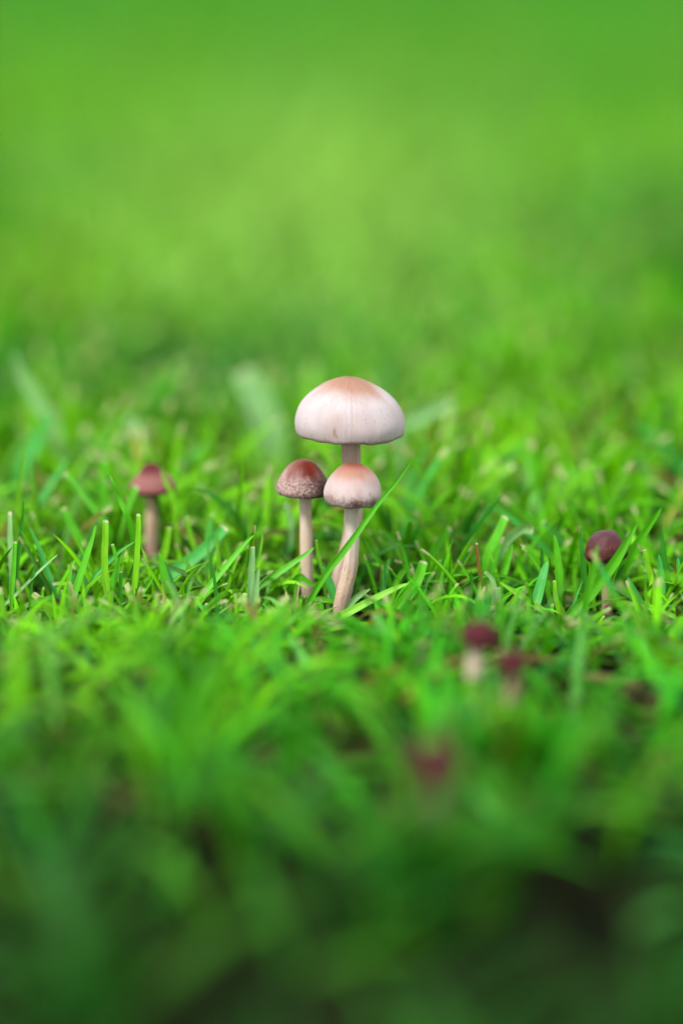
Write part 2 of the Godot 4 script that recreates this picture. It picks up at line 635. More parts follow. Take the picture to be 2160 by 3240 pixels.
func look_pale_large(a: float, v: float, d: Vector3) -> Array:
	var cloud := n3(soft_noise, d, 1.3)
	var fibre := n3(fine_noise, d, 9.0, 0.08)
	var white := seen(240, 230, 234).lerp(seen(232, 212, 214), clampf(0.35 + cloud * 0.9, 0, 1))
	white = white.lerp(seen(225, 205, 192), clampf(fibre * 0.5 + 0.1, 0, 0.5) * smoothstep(0.3, 0.8, v))
	var edge := 0.37 + 0.05 * cos(a + 0.2) + 0.06 * cloud + 0.04 * sin(a * 2.0 + 0.6) + 0.02 * n3(rough_noise, d, 6.0)
	var brown := seen(190, 138, 112).lerp(seen(208, 164, 142), clampf(v / edge, 0, 1))
	var c := brown.lerp(white, smoothstep(edge - 0.16, edge + 0.08, v))
	var stain := exp(-pow((a + 0.27) / 0.028, 2.0) - pow((v - 0.70) / 0.035, 2.0)) + 0.6 * exp(-pow((a + 0.23) / 0.02, 2.0) - pow((v - 0.735) / 0.02, 2.0))
	stain += 0.22 * exp(-pow((a + 0.22) / 0.10, 2.0) - pow((v - 0.6) / 0.06, 2.0))
	c = c.lerp(seen(190, 140, 120), clampf(stain, 0, 0.75))
	c = c.lerp(seen(168, 125, 95), smoothstep(0.765, 0.80, v + 0.02 * n3(rough_noise, d, 9.0)) * 0.5)
	var fleck := smoothstep(0.42, 0.55, n3(rough_noise, d, 17.0, 1.3))
	c = c.lerp(seen(150, 112, 92), fleck * 0.4)
	c = c * (1.0 + 0.05 * n3(fine_noise, d, 30.0, 0.05) * smoothstep(0.1, 0.3, v) + 0.05 * n3(rough_noise, d, 5.0))
	return [c, 0.5 + 0.3 * fibre + 0.2 * cloud - 0.2 * fleck]


func look_pale_small(a: float, v: float, d: Vector3) -> Array:
	var cloud := n3(soft_noise, d, 1.6)
	var grain := n3(rough_noise, d, 9.0)
	var fibre := n3(fine_noise, d, 10.0, 0.1)
	var white := seen(244, 228, 228).lerp(seen(236, 206, 202), clampf(0.4 + cloud, 0, 1))
	var c := seen(168, 98, 76).lerp(seen(208, 152, 130), smoothstep(0.08, 0.3, v)).lerp(white, smoothstep(0.26, 0.5, v + 0.06 * cloud))
	var band := smoothstep(0.54, 0.74, v + 0.10 * cloud + 0.07 * grain)
	c = c.lerp(seen(200, 170, 162).lerp(seen(132, 94, 92), clampf(0.5 + grain * 1.6, 0, 1)), band * 0.6)
	var blot := exp(-pow((a - 0.12) / 0.24, 2.0) - pow((v - 0.72) / 0.075, 2.0)) * clampf(0.75 + grain * 1.6, 0, 1)
	blot += exp(-pow((a - 0.75) / 0.2, 2.0) - pow((v - 0.71) / 0.06, 2.0)) * 0.7
	blot += 0.6 * exp(-pow((a - 0.62) / 0.035, 2.0) - pow((v - 0.56) / 0.02, 2.0))
	c = c.lerp(seen(112, 66, 70), clampf(blot, 0, 0.8))
	c = c.lerp(seen(190, 165, 110), 0.4 * smoothstep(0.77, 0.82, v))
	return [c, 0.5 + 0.25 * fibre + 0.25 * grain * smoothstep(0.4, 0.8, v)]


func look_brown(a: float, v: float, d: Vector3) -> Array:
	var cloud := n3(soft_noise, d, 1.5)
	var grain := n3(rough_noise, d, 22.0, 0.9)
	var fine := n3(fine_noise, d, 24.0, 0.6)
	var stripe := n3(fine_noise, d, 17.0, 0.12)
	var c := seen(130, 46, 28).lerp(seen(164, 74, 50), clampf(0.4 + cloud, 0, 1))
	var dusty := clampf(0.25 - 0.55 * sin(a + 0.25) + 0.25 * cloud, 0, 1)  # dust, plus light from the left painted into the colour
	c = c.lerp(seen(238, 202, 200), dusty * smoothstep(0.12, 0.6, v) * 0.9)
	var low := smoothstep(0.34, 0.58, v + 0.12 * cloud)
	c = c.lerp(seen(232, 198, 192), low * (0.85 - 0.35 * clampf(sin(a - 0.2), 0, 1)))
	var dots := smoothstep(0.0, 0.22, grain + fine * 0.8 + 0.22 * sin(a - 0.1) + 0.3 * (v - 0.55))
	c = c.lerp(seen(70, 36, 32), dots * smoothstep(0.36, 0.52, v) * 0.9)
	c = c.lerp(seen(66, 34, 30), smoothstep(0.25, 0.9, sin(a - 0.05)) * smoothstep(0.36, 0.62, v + 0.15 * grain) * 0.8)  # painted shade: right flank darkened in the colour
	c = c.lerp(seen(84, 48, 40), clampf(stripe * 1.4 + 0.25, 0, 0.8) * smoothstep(0.60, 0.74, v))
	return [c, 0.5 - 0.35 * dots * smoothstep(0.4, 0.6, v) + 0.15 * stripe]


func look_red(_a: float, v: float, d: Vector3) -> Array:
	var cloud := n3(soft_noise, d, 1.7)
	var grain := n3(rough_noise, d, 7.0)
	var c := seen(108, 22, 40).lerp(seen(76, 22, 30), clampf(0.5 + cloud, 0, 1)).lerp(seen(72, 26, 28), clampf(grain, 0, 0.6))
	c = c.lerp(seen(120, 70, 70), 0.3 * smoothstep(0.4, 0.7, v))
	return [c, 0.5 + 0.3 * grain]


func look_dusty_red(_a: float, v: float, d: Vector3) -> Array:
	var cloud := n3(soft_noise, d, 1.7)
	var grain := n3(rough_noise, d, 7.0)
	var c := seen(112, 22, 36).lerp(seen(176, 116, 112), smoothstep(0.2, 0.42, v + 0.05 * cloud))
	c = c.lerp(seen(112, 38, 46), smoothstep(0.55, 0.8, v + 0.06 * grain))
	return [c, 0.5 + 0.3 * grain]


func look_purple(a: float, v: float, d: Vector3) -> Array:
	var cloud := n3(soft_noise, d, 1.9)
	var grain := n3(rough_noise, d, 8.0)
	var fine := n3(fine_noise, d, 22.0)
	var c := seen(96, 48, 58).lerp(seen(104, 34, 36), smoothstep(0.25, 0.5, v + 0.15 * cloud))  # the violet sheen on top is painted into the colour
	c = c.lerp(seen(150, 66, 46), clampf(grain * 1.3 + 0.05, 0, 0.8) * smoothstep(0.2, 0.45, v))
	c = c.lerp(seen(76, 54, 34), smoothstep(0.45, 0.75, v + 0.18 * sin(a + 0.6) + 0.1 * cloud) * 0.8)
	return [c * (1.0 + 0.25 * fine), 0.5 + 0.25 * grain + 0.15 * fine]


func look_stem(a: float, v: float, d: Vector3) -> Array:
	var fibre := n3(fine_noise, d, 7.0, 0.07)
	var cloud := n3(soft_noise, d, 1.2)
	var c := seen(252, 224, 208).lerp(seen(216, 170, 148), clampf(0.3 + fibre * 1.5 + 0.3 * cloud, 0, 1))
	c = c.lerp(seen(232, 214, 202), clampf(-fibre * 1.2, 0, 0.6))
	var hole := exp(-pow((a + 0.55) / 0.10, 2.0) - pow((v - 0.055) / 0.010, 2.0))
	c = c.lerp(seen(40, 26, 22), clampf(hole * 1.4, 0, 1))
	return [c * 1.15, clampf(0.5 + 0.5 * fibre - 0.5 * hole, 0, 1)]


func look_floury_stem(_a: float, v: float, d: Vector3) -> Array:
	var fibre := n3(fine_noise, d, 7.0, 0.07)
	var cloud := n3(soft_noise, d, 1.6, 1.4)
	var grain := n3(rough_noise, d, 16.0, 2.0)
	var c := seen(255, 240, 230).lerp(seen(236, 198, 168), smoothstep(0.2, 0.65, v + 0.2 * cloud) * 0.9)
	c = c.lerp(seen(204, 164, 118), clampf(cloud * 1.2, 0, 0.6) * smoothstep(0.3, 0.6, v))
	c = c.lerp(seen(255, 246, 238), smoothstep(0.02, 0.4, grain) * smoothstep(0.3, 0.55, v) * 0.75)
	c = c.lerp(seen(200, 164, 142), clampf(fibre, 0, 0.4) * smoothstep(0.5, 0.2, v))
	c = c.lerp(seen(120, 92, 62), 0.6 * smoothstep(0.80, 0.93, v + 0.12 * grain))
	return [c * 1.18, 0.5 + 0.3 * grain + 0.2 * fibre]


func look_smooth_stem(_a: float, v: float, d: Vector3) -> Array:
	var fibre := n3(fine_noise, d, 6.0, 0.06)
	var c := seen(255, 238, 220).lerp(seen(242, 202, 174), clampf(0.4 + fibre * 1.2 + (v - 0.5) * 0.3, 0, 1))
	return [c * 1.18, 0.5 + 0.4 * fibre]


func look_tan_stem(_a: float, v: float, d: Vector3) -> Array:
	var grain := n3(rough_noise, d, 14.0, 2.0)
	var c := seen(226, 196, 164).lerp(seen(176, 138, 106), clampf(0.4 + grain + 0.4 * (v - 0.5), 0, 1)).lerp(seen(240, 224, 206), smoothstep(0.15, 0.45, grain) * 0.6)
	return [c, 0.5 + 0.4 * grain]


func look_ruddy_stem(_a: float, v: float, d: Vector3) -> Array:
	var fibre := n3(fine_noise, d, 6.0, 0.06)
	var c := seen(246, 216, 190).lerp(seen(226, 186, 156), clampf(0.4 + fibre, 0, 1)).lerp(seen(140, 66, 48), smoothstep(0.62, 0.85, v + 0.1 * fibre))
	return [c * 1.2, 0.5 + 0.4 * fibre]


func mushroom(label: String, rim_at: Vector3, radius: float, shape: Array, cap_skin: Material, stem_points: Array, thick: Array, stem_skin: Material, tilt: Vector3, uneven: float, wavy: float, seed_at: float) -> Node3D:
	# the root stands where the stem leaves the soil
	var foot: Vector3 = stem_points[0]
	var o := thing("mushroom", label, "mushroom", "small mushrooms growing in the lawn")
	o.position = foot * MM
	var moved := []
	for p in stem_points:
		moved.append(p - foot)
	var cap := part("cap", cap_mesh(shape, radius, uneven, wavy, seed_at), cap_skin, o)
	cap.position = (rim_at - foot) * MM
	cap.rotation_degrees = tilt
	part("stem", stem_mesh(moved, thick, 0.06, seed_at), stem_skin, o)
	part("gills", gill_mesh(radius, thick[thick.size() - 1] * 0.9, radius * 0.28), gill_skin, cap)
	return o


var gill_skin: StandardMaterial3D

func make_mushrooms() -> void:
	gill_skin = StandardMaterial3D.new()
	gill_skin.albedo_color = Color(0.12, 0.07, 0.05).linear_to_srgb()
	gill_skin.roughness = 0.9
	gill_skin.cull_mode = BaseMaterial3D.CULL_DISABLED
	var wide_bell := [Vector2(0, 1.045), Vector2(0.10, 1.03), Vector2(0.22, 0.995), Vector2(0.34, 0.945), Vector2(0.46, 0.885), Vector2(0.60, 0.795), Vector2(0.73, 0.69), Vector2(0.84, 0.58), Vector2(0.92, 0.46), Vector2(0.98, 0.31), Vector2(1.005, 0.16), Vector2(0.985, 0.02), Vector2(0.95, -0.03), Vector2(0.90, -0.02), Vector2(0.86, 0.05)]
	var round_bell := [Vector2(0, 1.32), Vector2(0.14, 1.305), Vector2(0.32, 1.255), Vector2(0.5, 1.16), Vector2(0.66, 1.02), Vector2(0.80, 0.84), Vector2(0.91, 0.62), Vector2(0.98, 0.40), Vector2(1.0, 0.22), Vector2(0.97, 0.06), Vector2(0.91, -0.02), Vector2(0.85, -0.02), Vector2(0.80, 0.06)]
	var cone_bell := [Vector2(0, 1.30), Vector2(0.14, 1.29), Vector2(0.30, 1.24), Vector2(0.46, 1.14), Vector2(0.62, 0.985), Vector2(0.75, 0.80), Vector2(0.87, 0.59), Vector2(0.96, 0.36), Vector2(1.0, 0.14), Vector2(0.985, 0.03), Vector2(0.94, -0.02), Vector2(0.88, 0.0), Vector2(0.83, 0.07)]
	var button := [Vector2(0, 1.25), Vector2(0.2, 1.23), Vector2(0.45, 1.14), Vector2(0.7, 0.96), Vector2(0.9, 0.68), Vector2(1.0, 0.38), Vector2(0.97, 0.12), Vector2(0.85, -0.04), Vector2(0.68, -0.05), Vector2(0.55, 0.05)]
	var knobbed := [Vector2(0, 1.17), Vector2(0.18, 1.15), Vector2(0.34, 1.06), Vector2(0.49, 0.88), Vector2(0.64, 0.68), Vector2(0.82, 0.48), Vector2(0.95, 0.27), Vector2(1.0, 0.1), Vector2(0.97, 0.0), Vector2(0.9, -0.03), Vector2(0.84, 0.04)]

	var floury := skin_from(96, 320, look_floury_stem, 0.85, 0.02)
	var streaked := skin_from(96, 320, look_stem, 0.8, 0.02)
	var smooth := skin_from(64, 200, look_smooth_stem, 0.75, 0.015)
	var ruddy := skin_from(48, 128, look_ruddy_stem, 0.8, 0.015)
	var red := skin_from(160, 80, look_red, 0.8, 0.02)
	var tan_stem := skin_from(64, 160, look_tan_stem, 0.9, 0.02)

	mushroom("largest and tallest mushroom, its wide pale cap tinged brown on top", Vector3(1.4, 32.3, -10), 10.1, wide_bell,
		skin_from(768, 384, look_pale_large, 0.7, 0.02),
		[Vector3(-1.6, -3.0, -9.0), Vector3(-1.1, 1.2, -9.0), Vector3(-0.2, 5.7, -9.2), Vector3(1.45, 11.1, -9.6), Vector3(2.25, 17.5, -10.0), Vector3(1.85, 26.3, -10.0), Vector3(1.55, 35.0, -10.0)],
		[1.7, 1.5, 1.5, 1.55, 1.65, 1.72, 1.85], streaked, Vector3(0, 0, -1.0), 0.035, 0.05, 3.0)
	mushroom("small pale mushroom with orange-brown top and bruised rim, before the largest mushroom's stem", Vector3(2.0, 21.6, 0), 5.35, round_bell,
		skin_from(448, 224, look_pale_small, 0.6, 0.012),
		[Vector3(-1.0, -3.0, 0.2), Vector3(-0.3, 0.8, 0.0), Vector3(0.65, 5.1, 0.0), Vector3(1.55, 9.0, 0.0), Vector3(1.95, 13.4, 0.0), Vector3(1.95, 17.7, 0.0), Vector3(1.95, 23.5, 0.0)],
		[1.5, 1.42, 1.42, 1.34, 1.24, 1.22, 1.3], floury, Vector3(2, 0, -2.0), 0.035, 0.06, 11.0)
	mushroom("brown conical mushroom with dark speckled rim, left of the two pale mushrooms", Vector3(-7.15, 21.1, -9), 4.85, cone_bell,
		skin_from(512, 256, look_brown, 0.5, 0.012),
		[Vector3(-6.2, -3.0, -9), Vector3(-6.25, 1.2, -9), Vector3(-6.4, 5.3, -9), Vector3(-6.5, 11.9, -9), Vector3(-6.6, 16.0, -9), Vector3(-6.7, 23.5, -9)],
		[1.25, 1.14, 1.18, 1.18, 1.08, 1.18], smooth, Vector3(0, 0, -1.5), 0.04, 0.05, 23.0)
	mushroom("blurred dusty red mushroom with knobbed cap, at the left behind the tall curving blade", Vector3(-36.4, 15.9, -34), 4.6, knobbed,
		skin_from(160, 80, look_dusty_red, 0.8, 0.015),
		[Vector3(-36.8, -3.0, -34), Vector3(-36.8, 2.0, -34), Vector3(-36.7, 8.0, -34), Vector3(-36.5, 13.0, -34), Vector3(-36.4, 17.0, -34)],
		[1.4, 1.3, 1.25, 1.2, 1.25], ruddy, Vector3(0, 0, 3), 0.03, 0.02, 31.0)
	mushroom("purple-brown round mushroom half hidden by slanting blades at the right", Vector3(48.4, 10.4, -3), 3.95, [Vector2(0, 1.3), Vector2(0.25, 1.27), Vector2(0.5, 1.14), Vector2(0.7, 0.92), Vector2(0.84, 0.68), Vector2(0.93, 0.45), Vector2(1.0, 0.25), Vector2(0.98, 0.08), Vector2(0.88, -0.03), Vector2(0.74, -0.02), Vector2(0.62, 0.06)],
		skin_from(320, 160, look_purple, 0.55, 0.02),
		[Vector3(48.8, -4.0, -3), Vector3(48.8, 0.5, -3), Vector3(48.6, 4.5, -3), Vector3(48.2, 8.8, -3), Vector3(48.3, 12.0, -3)],
		[1.05, 0.98, 0.95, 0.95, 1.05], tan_stem, Vector3(4, 0, 5), 0.10, 0.05, 41.0)
	mushroom("blurred wine-red button mushroom on a pale stem, below the wide pale cut blade", Vector3(21.9, 13.6, 68), 3.3, button, red,
		[Vector3(21.0, -3.0, 68), Vector3(21.0, 4.0, 68), Vector3(21.2, 10.0, 68), Vector3(21.9, 15.5, 68)],
		[1.25, 1.2, 1.2, 1.1], smooth, Vector3(0, 0, -6), 0.05, 0.03, 51.0)
	mushroom("blurred dark red button mushroom, lower right of the pale-stemmed button", Vector3(26.7, 13.0, 80), 2.7, button, red,
		[Vector3(25.7, -3.0, 80), Vector3(25.9, 4.0, 80), Vector3(26.4, 10.0, 80), Vector3(26.7, 14.5, 80)],
		[0.95, 0.85, 0.85, 0.85], tan_stem, Vector3(0, 0, 8), 0.05, 0.03, 61.0)
	mushroom("nearest and most blurred red mushroom, low in the grass by itself", Vector3(12.7, 15.6, 140), 3.8, button, red,
		[Vector3(13.1, -3.0, 140), Vector3(13.0, 5.0, 140), Vector3(12.8, 11.0, 140), Vector3(12.7, 16.5, 140)],
		[1.1, 1.0, 1.0, 1.0], tan_stem, Vector3(4, 0, 0), 0.05, 0.03, 71.0)


# lowest heights that stay in view: x, z, height, half width (mm)
const KEPT := [
	[0.0, 0.0, 0.5, 4.0], [2.0, -9.0, 2.0, 4.5], [-6.4, -9.0, 2.5, 4.0], [-36.7, -34.0, 4.5, 6.5], [48.5, -3.0, 1.0, 6.0], [-39.5, 2.0, 7.0, 6.0], [-19.0, 2.0, 5.0, 6.0], [36.0, 4.0, 5.0, 5.0], [21.4, 68.0, 11.5, 8.5], [26.5, 80.0, 11.0, 10.0], [12.8, 140.0, 14.0, 10.0],
]


# ---------------------------------------------------------------- single blades

func grass_blade(label: String, points: Array, wide: float, end: String, tone: String) -> void:
	var o := thing("grass_blade", label, "grass blade", "single grass blades standing out of the lawn")
	var foot: Vector3 = points[0]
	foot.y = 0.0
	o.position = foot * MM
	var moved := []
	for p in points:
		moved.append((p - foot) * MM)
	var rows := 22
	var path := along_curve(moved, rows)
	var r := RandomNumberGenerator.new()
	r.seed = label.hash()
	var roll := r.randf_range(-0.45, 0.45)
	var roll_end := roll + r.randf_range(-0.35, 0.35)
	var face := Vector3(r.randf_range(-0.25, 0.25), 0.25, 1.0).normalized()
	var sides := PackedVector3Array()
	var widths := PackedFloat32Array()
	var tips := rows - (1 if end == "cut" else 0)
	for i in rows + 1:
		var t := float(i) / rows
		var along := (path[mini(i + 1, rows)] - path[maxi(i - 1, 0)]).normalized()
		sides.append(along.cross(face).normalized().rotated(along, lerpf(roll, roll_end, t)))
		var w := 0.58 * wide * MM * lerpf(0.7, 1.0, smoothstep(0.0, 0.4, t)) * (1.0 + 0.04 * sin(t * 9.0 + roll * 20.0))
		w *= lerpf(1.0, 0.8, smoothstep(0.5, 1.0, t)) if end == "cut" else pow(maxf(1.0 - pow(t, 3.2), 0.0006), 0.72)
		widths.append(w)
	var fold := r.randf_range(0.2, 0.5)
	var shade := PackedColorArray()
	for i in rows + 1:
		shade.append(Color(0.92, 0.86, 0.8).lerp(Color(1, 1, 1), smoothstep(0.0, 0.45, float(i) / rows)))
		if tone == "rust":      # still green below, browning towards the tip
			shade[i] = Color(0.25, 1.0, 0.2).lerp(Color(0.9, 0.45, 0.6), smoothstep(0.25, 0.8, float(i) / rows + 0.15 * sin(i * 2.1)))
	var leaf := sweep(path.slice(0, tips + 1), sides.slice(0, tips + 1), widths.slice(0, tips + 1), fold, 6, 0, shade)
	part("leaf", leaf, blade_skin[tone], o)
	if end == "cut":
		# the mower's cut, bleached and a little ragged
		var last := path.slice(tips, rows + 1)
		var ws := widths.slice(tips, rows + 1)
		ws[ws.size() - 1] *= r.randf_range(0.6, 0.95)
		part("dry_tip", sweep(last, sides.slice(tips, rows + 1), ws, fold, 6), blade_skin["tip"], o)


func make_blades() -> void:
	grass_blade("long light green blade slanting across the stem of the small pale mushroom", [Vector3(-7.7, -0.8, 4.0), Vector3(-7.6, 0.3, 4.0), Vector3(-3.6, 8.0, 5.0), Vector3(-0.4, 12.4, 5.0), Vector3(1.8, 15.4, 5.0), Vector3(3.9, 18.3, 4.5), Vector3(6.8, 22.2, 3.5), Vector3(10.0, 26.0, 3.0), Vector3(12.9, 30.5, 4.0)], 1.08, "point", "fresh")
	grass_blade("green blade rising to the right across the lower stem of the brown mushroom", [Vector3(-19.1, -0.8, -4.3), Vector3(-16.4, 3.4, -4.0), Vector3(-13.0, 6.1, -4.0), Vector3(-9.8, 8.4, -4.0), Vector3(-7.2, 10.2, -4.0), Vector3(-4.9, 12.0, -4.0)], 1.10, "point", "fresh")
	grass_blade("pale slim blade with rusty tip just left of the brown mushroom's stem", [Vector3(-11.0, -0.8, -30.3), Vector3(-10.6, 3.1, -30.0), Vector3(-10.0, 6.1, -30.0), Vector3(-9.7, 9.3, -30.0), Vector3(-10.0, 12.0, -30.0), Vector3(-10.7, 14.3, -30.0)], 1.03, "cut", "pale")
	grass_blade("thin upright blade between the brown mushroom's stem and the pale mushroom", [Vector3(-4.7, -0.8, -27.6), Vector3(-4.5, 5.7, -27.0), Vector3(-4.3, 9.1, -27.0), Vector3(-4.2, 12.0, -27.0), Vector3(-4.5, 14.9, -27.0)], 0.85, "point", "fresh")
	grass_blade("pointed blade leaning left, right of the pale mushroom's stem", [Vector3(9.9, -0.8, -6.5), Vector3(8.7, 5.3, -6.0), Vector3(8.0, 7.3, -6.0), Vector3(6.8, 9.1, -6.0), Vector3(5.5, 11.0, -6.0), Vector3(4.3, 13.0, -6.0)], 0.99, "point", "fresh")
	grass_blade("blade arching over to a blunt pale tip right of the central stems", [Vector3(15.9, -0.8, -22.3), Vector3(15.1, 2.8, -22.0), Vector3(14.0, 5.3, -22.0), Vector3(12.3, 7.1, -22.0), Vector3(10.3, 8.9, -22.0), Vector3(8.3, 10.4, -22.0), Vector3(7.2, 10.8, -22.0)], 1.02, "cut", "fresh")
	grass_blade("small upright blade with rounded tip under the arching blade", [Vector3(6.9, -0.8, -1.4), Vector3(7.4, 4.0, -1.0), Vector3(7.8, 6.2, -1.0), Vector3(8.3, 8.8, -1.0), Vector3(8.6, 10.7, -1.0)], 0.98, "point", "blue")
	grass_blade("short blade leaning right beside the frayed straw tip", [Vector3(8.4, -0.8, -4.5), Vector3(9.8, 4.5, -4.0), Vector3(10.6, 6.3, -4.0), Vector3(11.9, 8.0, -4.0), Vector3(13.0, 9.3, -4.0)], 0.99, "point", "fresh")
	grass_blade("broad dark blade standing between the two central stems", [Vector3(-1.2, -0.8, -4.2), Vector3(-1.4, 1.9, -4.0), Vector3(-1.9, 4.7, -4.0), Vector3(-2.8, 6.9, -4.0), Vector3(-3.6, 8.7, -4.0)], 1.45, "point", "blue")
	grass_blade("stub with white and amber tip beside the brown mushroom's stem", [Vector3(-2.7, -0.8, -6.6), Vector3(-3.4, 6.2, -6.0), Vector3(-3.9, 8.4, -6.0), Vector3(-4.5, 10.8, -6.0), Vector3(-4.7, 12.9, -6.0)], 0.64, "cut", "yellow")
	grass_blade("thin withered blade speckled brown below the brown mushroom", [Vector3(-8.5, -0.8, 2.9), Vector3(-8.4, 1.1, 3.0), Vector3(-8.2, 3.1, 3.0), Vector3(-8.0, 5.0, 3.0), Vector3(-7.7, 6.9, 3.0)], 0.46, "cut", "straw")
	grass_blade("tiny pointed blade left of the withered speckled blade", [Vector3(-8.6, -0.8, 2.6), Vector3(-8.5, 3.5, 3.0), Vector3(-8.4, 5.5, 3.0), Vector3(-8.2, 7.4, 3.0)], 0.52, "point", "fresh")
	grass_blade("frayed straw tip right of the central stems", [Vector3(14.4, -0.8, 1.7), Vector3(14.3, 2.6, 2.0), Vector3(14.2, 5.0, 2.0), Vector3(13.0, 7.4, 2.0), Vector3(12.6, 9.5, 2.0)], 0.92, "cut", "straw")
	grass_blade("wide yellowish blade lying flat right of the pale mushroom's foot", [Vector3(-3.2, -0.8, 5.9), Vector3(-2.3, 0.6, 6.0), Vector3(1.4, 2.4, 6.0), Vector3(5.2, 4.5, 6.0), Vector3(9.1, 6.5, 6.0), Vector3(12.1, 7.8, 6.0)], 1.37, "point", "yellow")
	grass_blade("short broad blade lying over the foot of the brown mushroom", [Vector3(-12.3, -0.8, -5.6), Vector3(-8.3, 5.8, -5.0), Vector3(-6.6, 5.5, -5.0), Vector3(-5.1, 4.3, -5.0)], 1.16, "point", "fresh")
	grass_blade("wide green blade leaning right in front of the straw tip", [Vector3(7.0, -0.1, 9.0), Vector3(9.7, 3.4, 9.0), Vector3(12.0, 6.4, 9.0), Vector3(13.8, 9.6, 9.0), Vector3(14.7, 12.6, 9.0)], 1.70, "cut", "fresh")
	grass_blade("short blade leaning right at the pale mushroom's foot", [Vector3(-1.2, -0.8, 4.6), Vector3(1.9, 4.0, 5.0), Vector3(3.7, 5.6, 5.0), Vector3(5.2, 6.5, 5.0)], 1.03, "point", "pale")
	grass_blade("tall pointed blade curving left in front of the blurred reddish mushroom", [Vector3(-37.5, -0.8, -5.0), Vector3(-37.7, 10.4, -4.0), Vector3(-37.8, 13.6, -3.0), Vector3(-38.3, 16.3, -2.0), Vector3(-39.0, 18.9, -1.0), Vector3(-40.2, 21.7, -1.0), Vector3(-41.2, 24.6, 0.0), Vector3(-41.9, 26.6, 0.0)], 1.09, "point", "fresh")
	grass_blade("upright cut blade with white tip beside the tall curving blade", [Vector3(-38.9, -0.8, 1.8), Vector3(-38.7, 1.6, 2.0), Vector3(-37.6, 5.8, 2.0), Vector3(-37.2, 8.8, 2.0), Vector3(-36.9, 12.4, 2.0), Vector3(-36.6, 17.2, 2.0), Vector3(-36.6, 19.7, 2.0)], 1.03, "cut", "yellow")
	grass_blade("upright blade with long tan dry tip left of the tall curving blade", [Vector3(-42.0, -0.8, 3.6), Vector3(-42.2, 3.9, 4.0), Vector3(-42.6, 8.1, 4.0), Vector3(-42.7, 12.3, 4.0), Vector3(-42.5, 15.9, 4.0), Vector3(-42.4, 19.0, 4.0)], 1.14, "cut", "yellow")
	grass_blade("broad pointed blade bending to the right, left of the tan-tipped blade", [Vector3(-49.6, -0.8, 1.8), Vector3(-49.2, 2.2, 2.0), Vector3(-48.3, 5.2, 2.0), Vector3(-47.0, 9.1, 2.0), Vector3(-45.9, 12.4, 2.0), Vector3(-45.0, 15.1, 2.0), Vector3(-44.4, 17.7, 2.0)], 1.26, "point", "fresh")
	grass_blade("slender blade sloping up to the right behind the upright cut blades", [Vector3(-49.0, -0.8, -2.6), Vector3(-45.5, 6.4, -2.0), Vector3(-43.9, 8.3, -2.0), Vector3(-42.1, 10.1, -2.0), Vector3(-40.0, 12.1, -2.0), Vector3(-37.6, 13.6, -2.0)], 0.69, "point", "blue")
	grass_blade("light thin blade sloping right low at the picture's left side", [Vector3(-63.2, -0.8, 1.8), Vector3(-62.2, 1.7, 2.0), Vector3(-59.1, 4.6, 2.0), Vector3(-56.0, 7.8, 2.0), Vector3(-53.4, 10.3, 2.0), Vector3(-51.3, 12.2, 2.0)], 0.57, "point", "pale")
	grass_blade("whitish cut blade near the left edge", [Vector3(-60.8, -0.8, -8.3), Vector3(-60.8, 2.6, -8.0), Vector3(-60.8, 6.0, -8.0), Vector3(-60.9, 9.7, -8.0), Vector3(-61.0, 13.7, -8.0), Vector3(-60.9, 17.8, -8.0)], 1.17, "cut", "pale")
	grass_blade("dark green pointed blade right of the whitish cut blade", [Vector3(-60.4, -0.8, -6.9), Vector3(-59.6, 8.6, -6.0), Vector3(-59.0, 12.3, -6.0), Vector3(-58.5, 16.6, -6.0), Vector3(-58.2, 20.4, -6.0)], 0.76, "point", "dark")
	grass_blade("tall thin speckled blade at the left edge reaching above its neighbours", [Vector3(-62.6, -0.8, -25.2), Vector3(-61.8, 12.0, -24.0), Vector3(-61.3, 16.1, -24.0), Vector3(-60.7, 20.2, -24.0), Vector3(-60.0, 24.3, -24.0), Vector3(-59.4, 26.9, -24.0)], 0.72, "point", "yellow")
	grass_blade("pointed blade leaning left with dark base, left part of the lawn", [Vector3(-52.0, -0.8, -4.5), Vector3(-53.0, 4.6, -4.0), Vector3(-54.2, 7.9, -4.0), Vector3(-55.2, 11.3, -4.0), Vector3(-56.2, 13.7, -4.0), Vector3(-57.2, 16.0, -4.0)], 1.10, "point", "blue")
	grass_blade("blunt-tipped blade sloping down right, left of the reddish mushroom", [Vector3(-41.3, -0.8, -29.0), Vector3(-44.7, 9.5, -28.0), Vector3(-46.8, 13.0, -28.0), Vector3(-48.9, 15.9, -28.0), Vector3(-51.0, 18.7, -28.0), Vector3(-52.7, 20.6, -28.0)], 1.21, "cut", "fresh")
	grass_blade("soft blurred pale blade sloping right behind the left edge", [Vector3(-63.6, -0.8, -45.7), Vector3(-61.3, 7.5, -45.0), Vector3(-60.0, 10.1, -45.0), Vector3(-57.7, 13.6, -45.0), Vector3(-55.4, 17.2, -45.0), Vector3(-53.6, 20.5, -45.0)], 1.62, "point", "blue")
	grass_blade("blurred blade with bright cut tip left of the tan-tipped blade", [Vector3(-47.6, -0.8, -22.5), Vector3(-48.3, 5.0, -22.0), Vector3(-48.8, 7.5, -22.0), Vector3(-50.0, 10.0, -22.0), Vector3(-51.5, 12.8, -22.0), Vector3(-52.5, 15.3, -22.0)], 1.44, "cut", "fresh")
	grass_blade("tiny dark blade leaning right beneath the upright cut blade", [Vector3(-38.9, -0.8, 3.6), Vector3(-37.0, 4.1, 4.0), Vector3(-35.5, 6.0, 4.0), Vector3(-34.3, 8.1, 4.0), Vector3(-33.4, 10.1, 4.0)], 0.57, "point", "fresh")
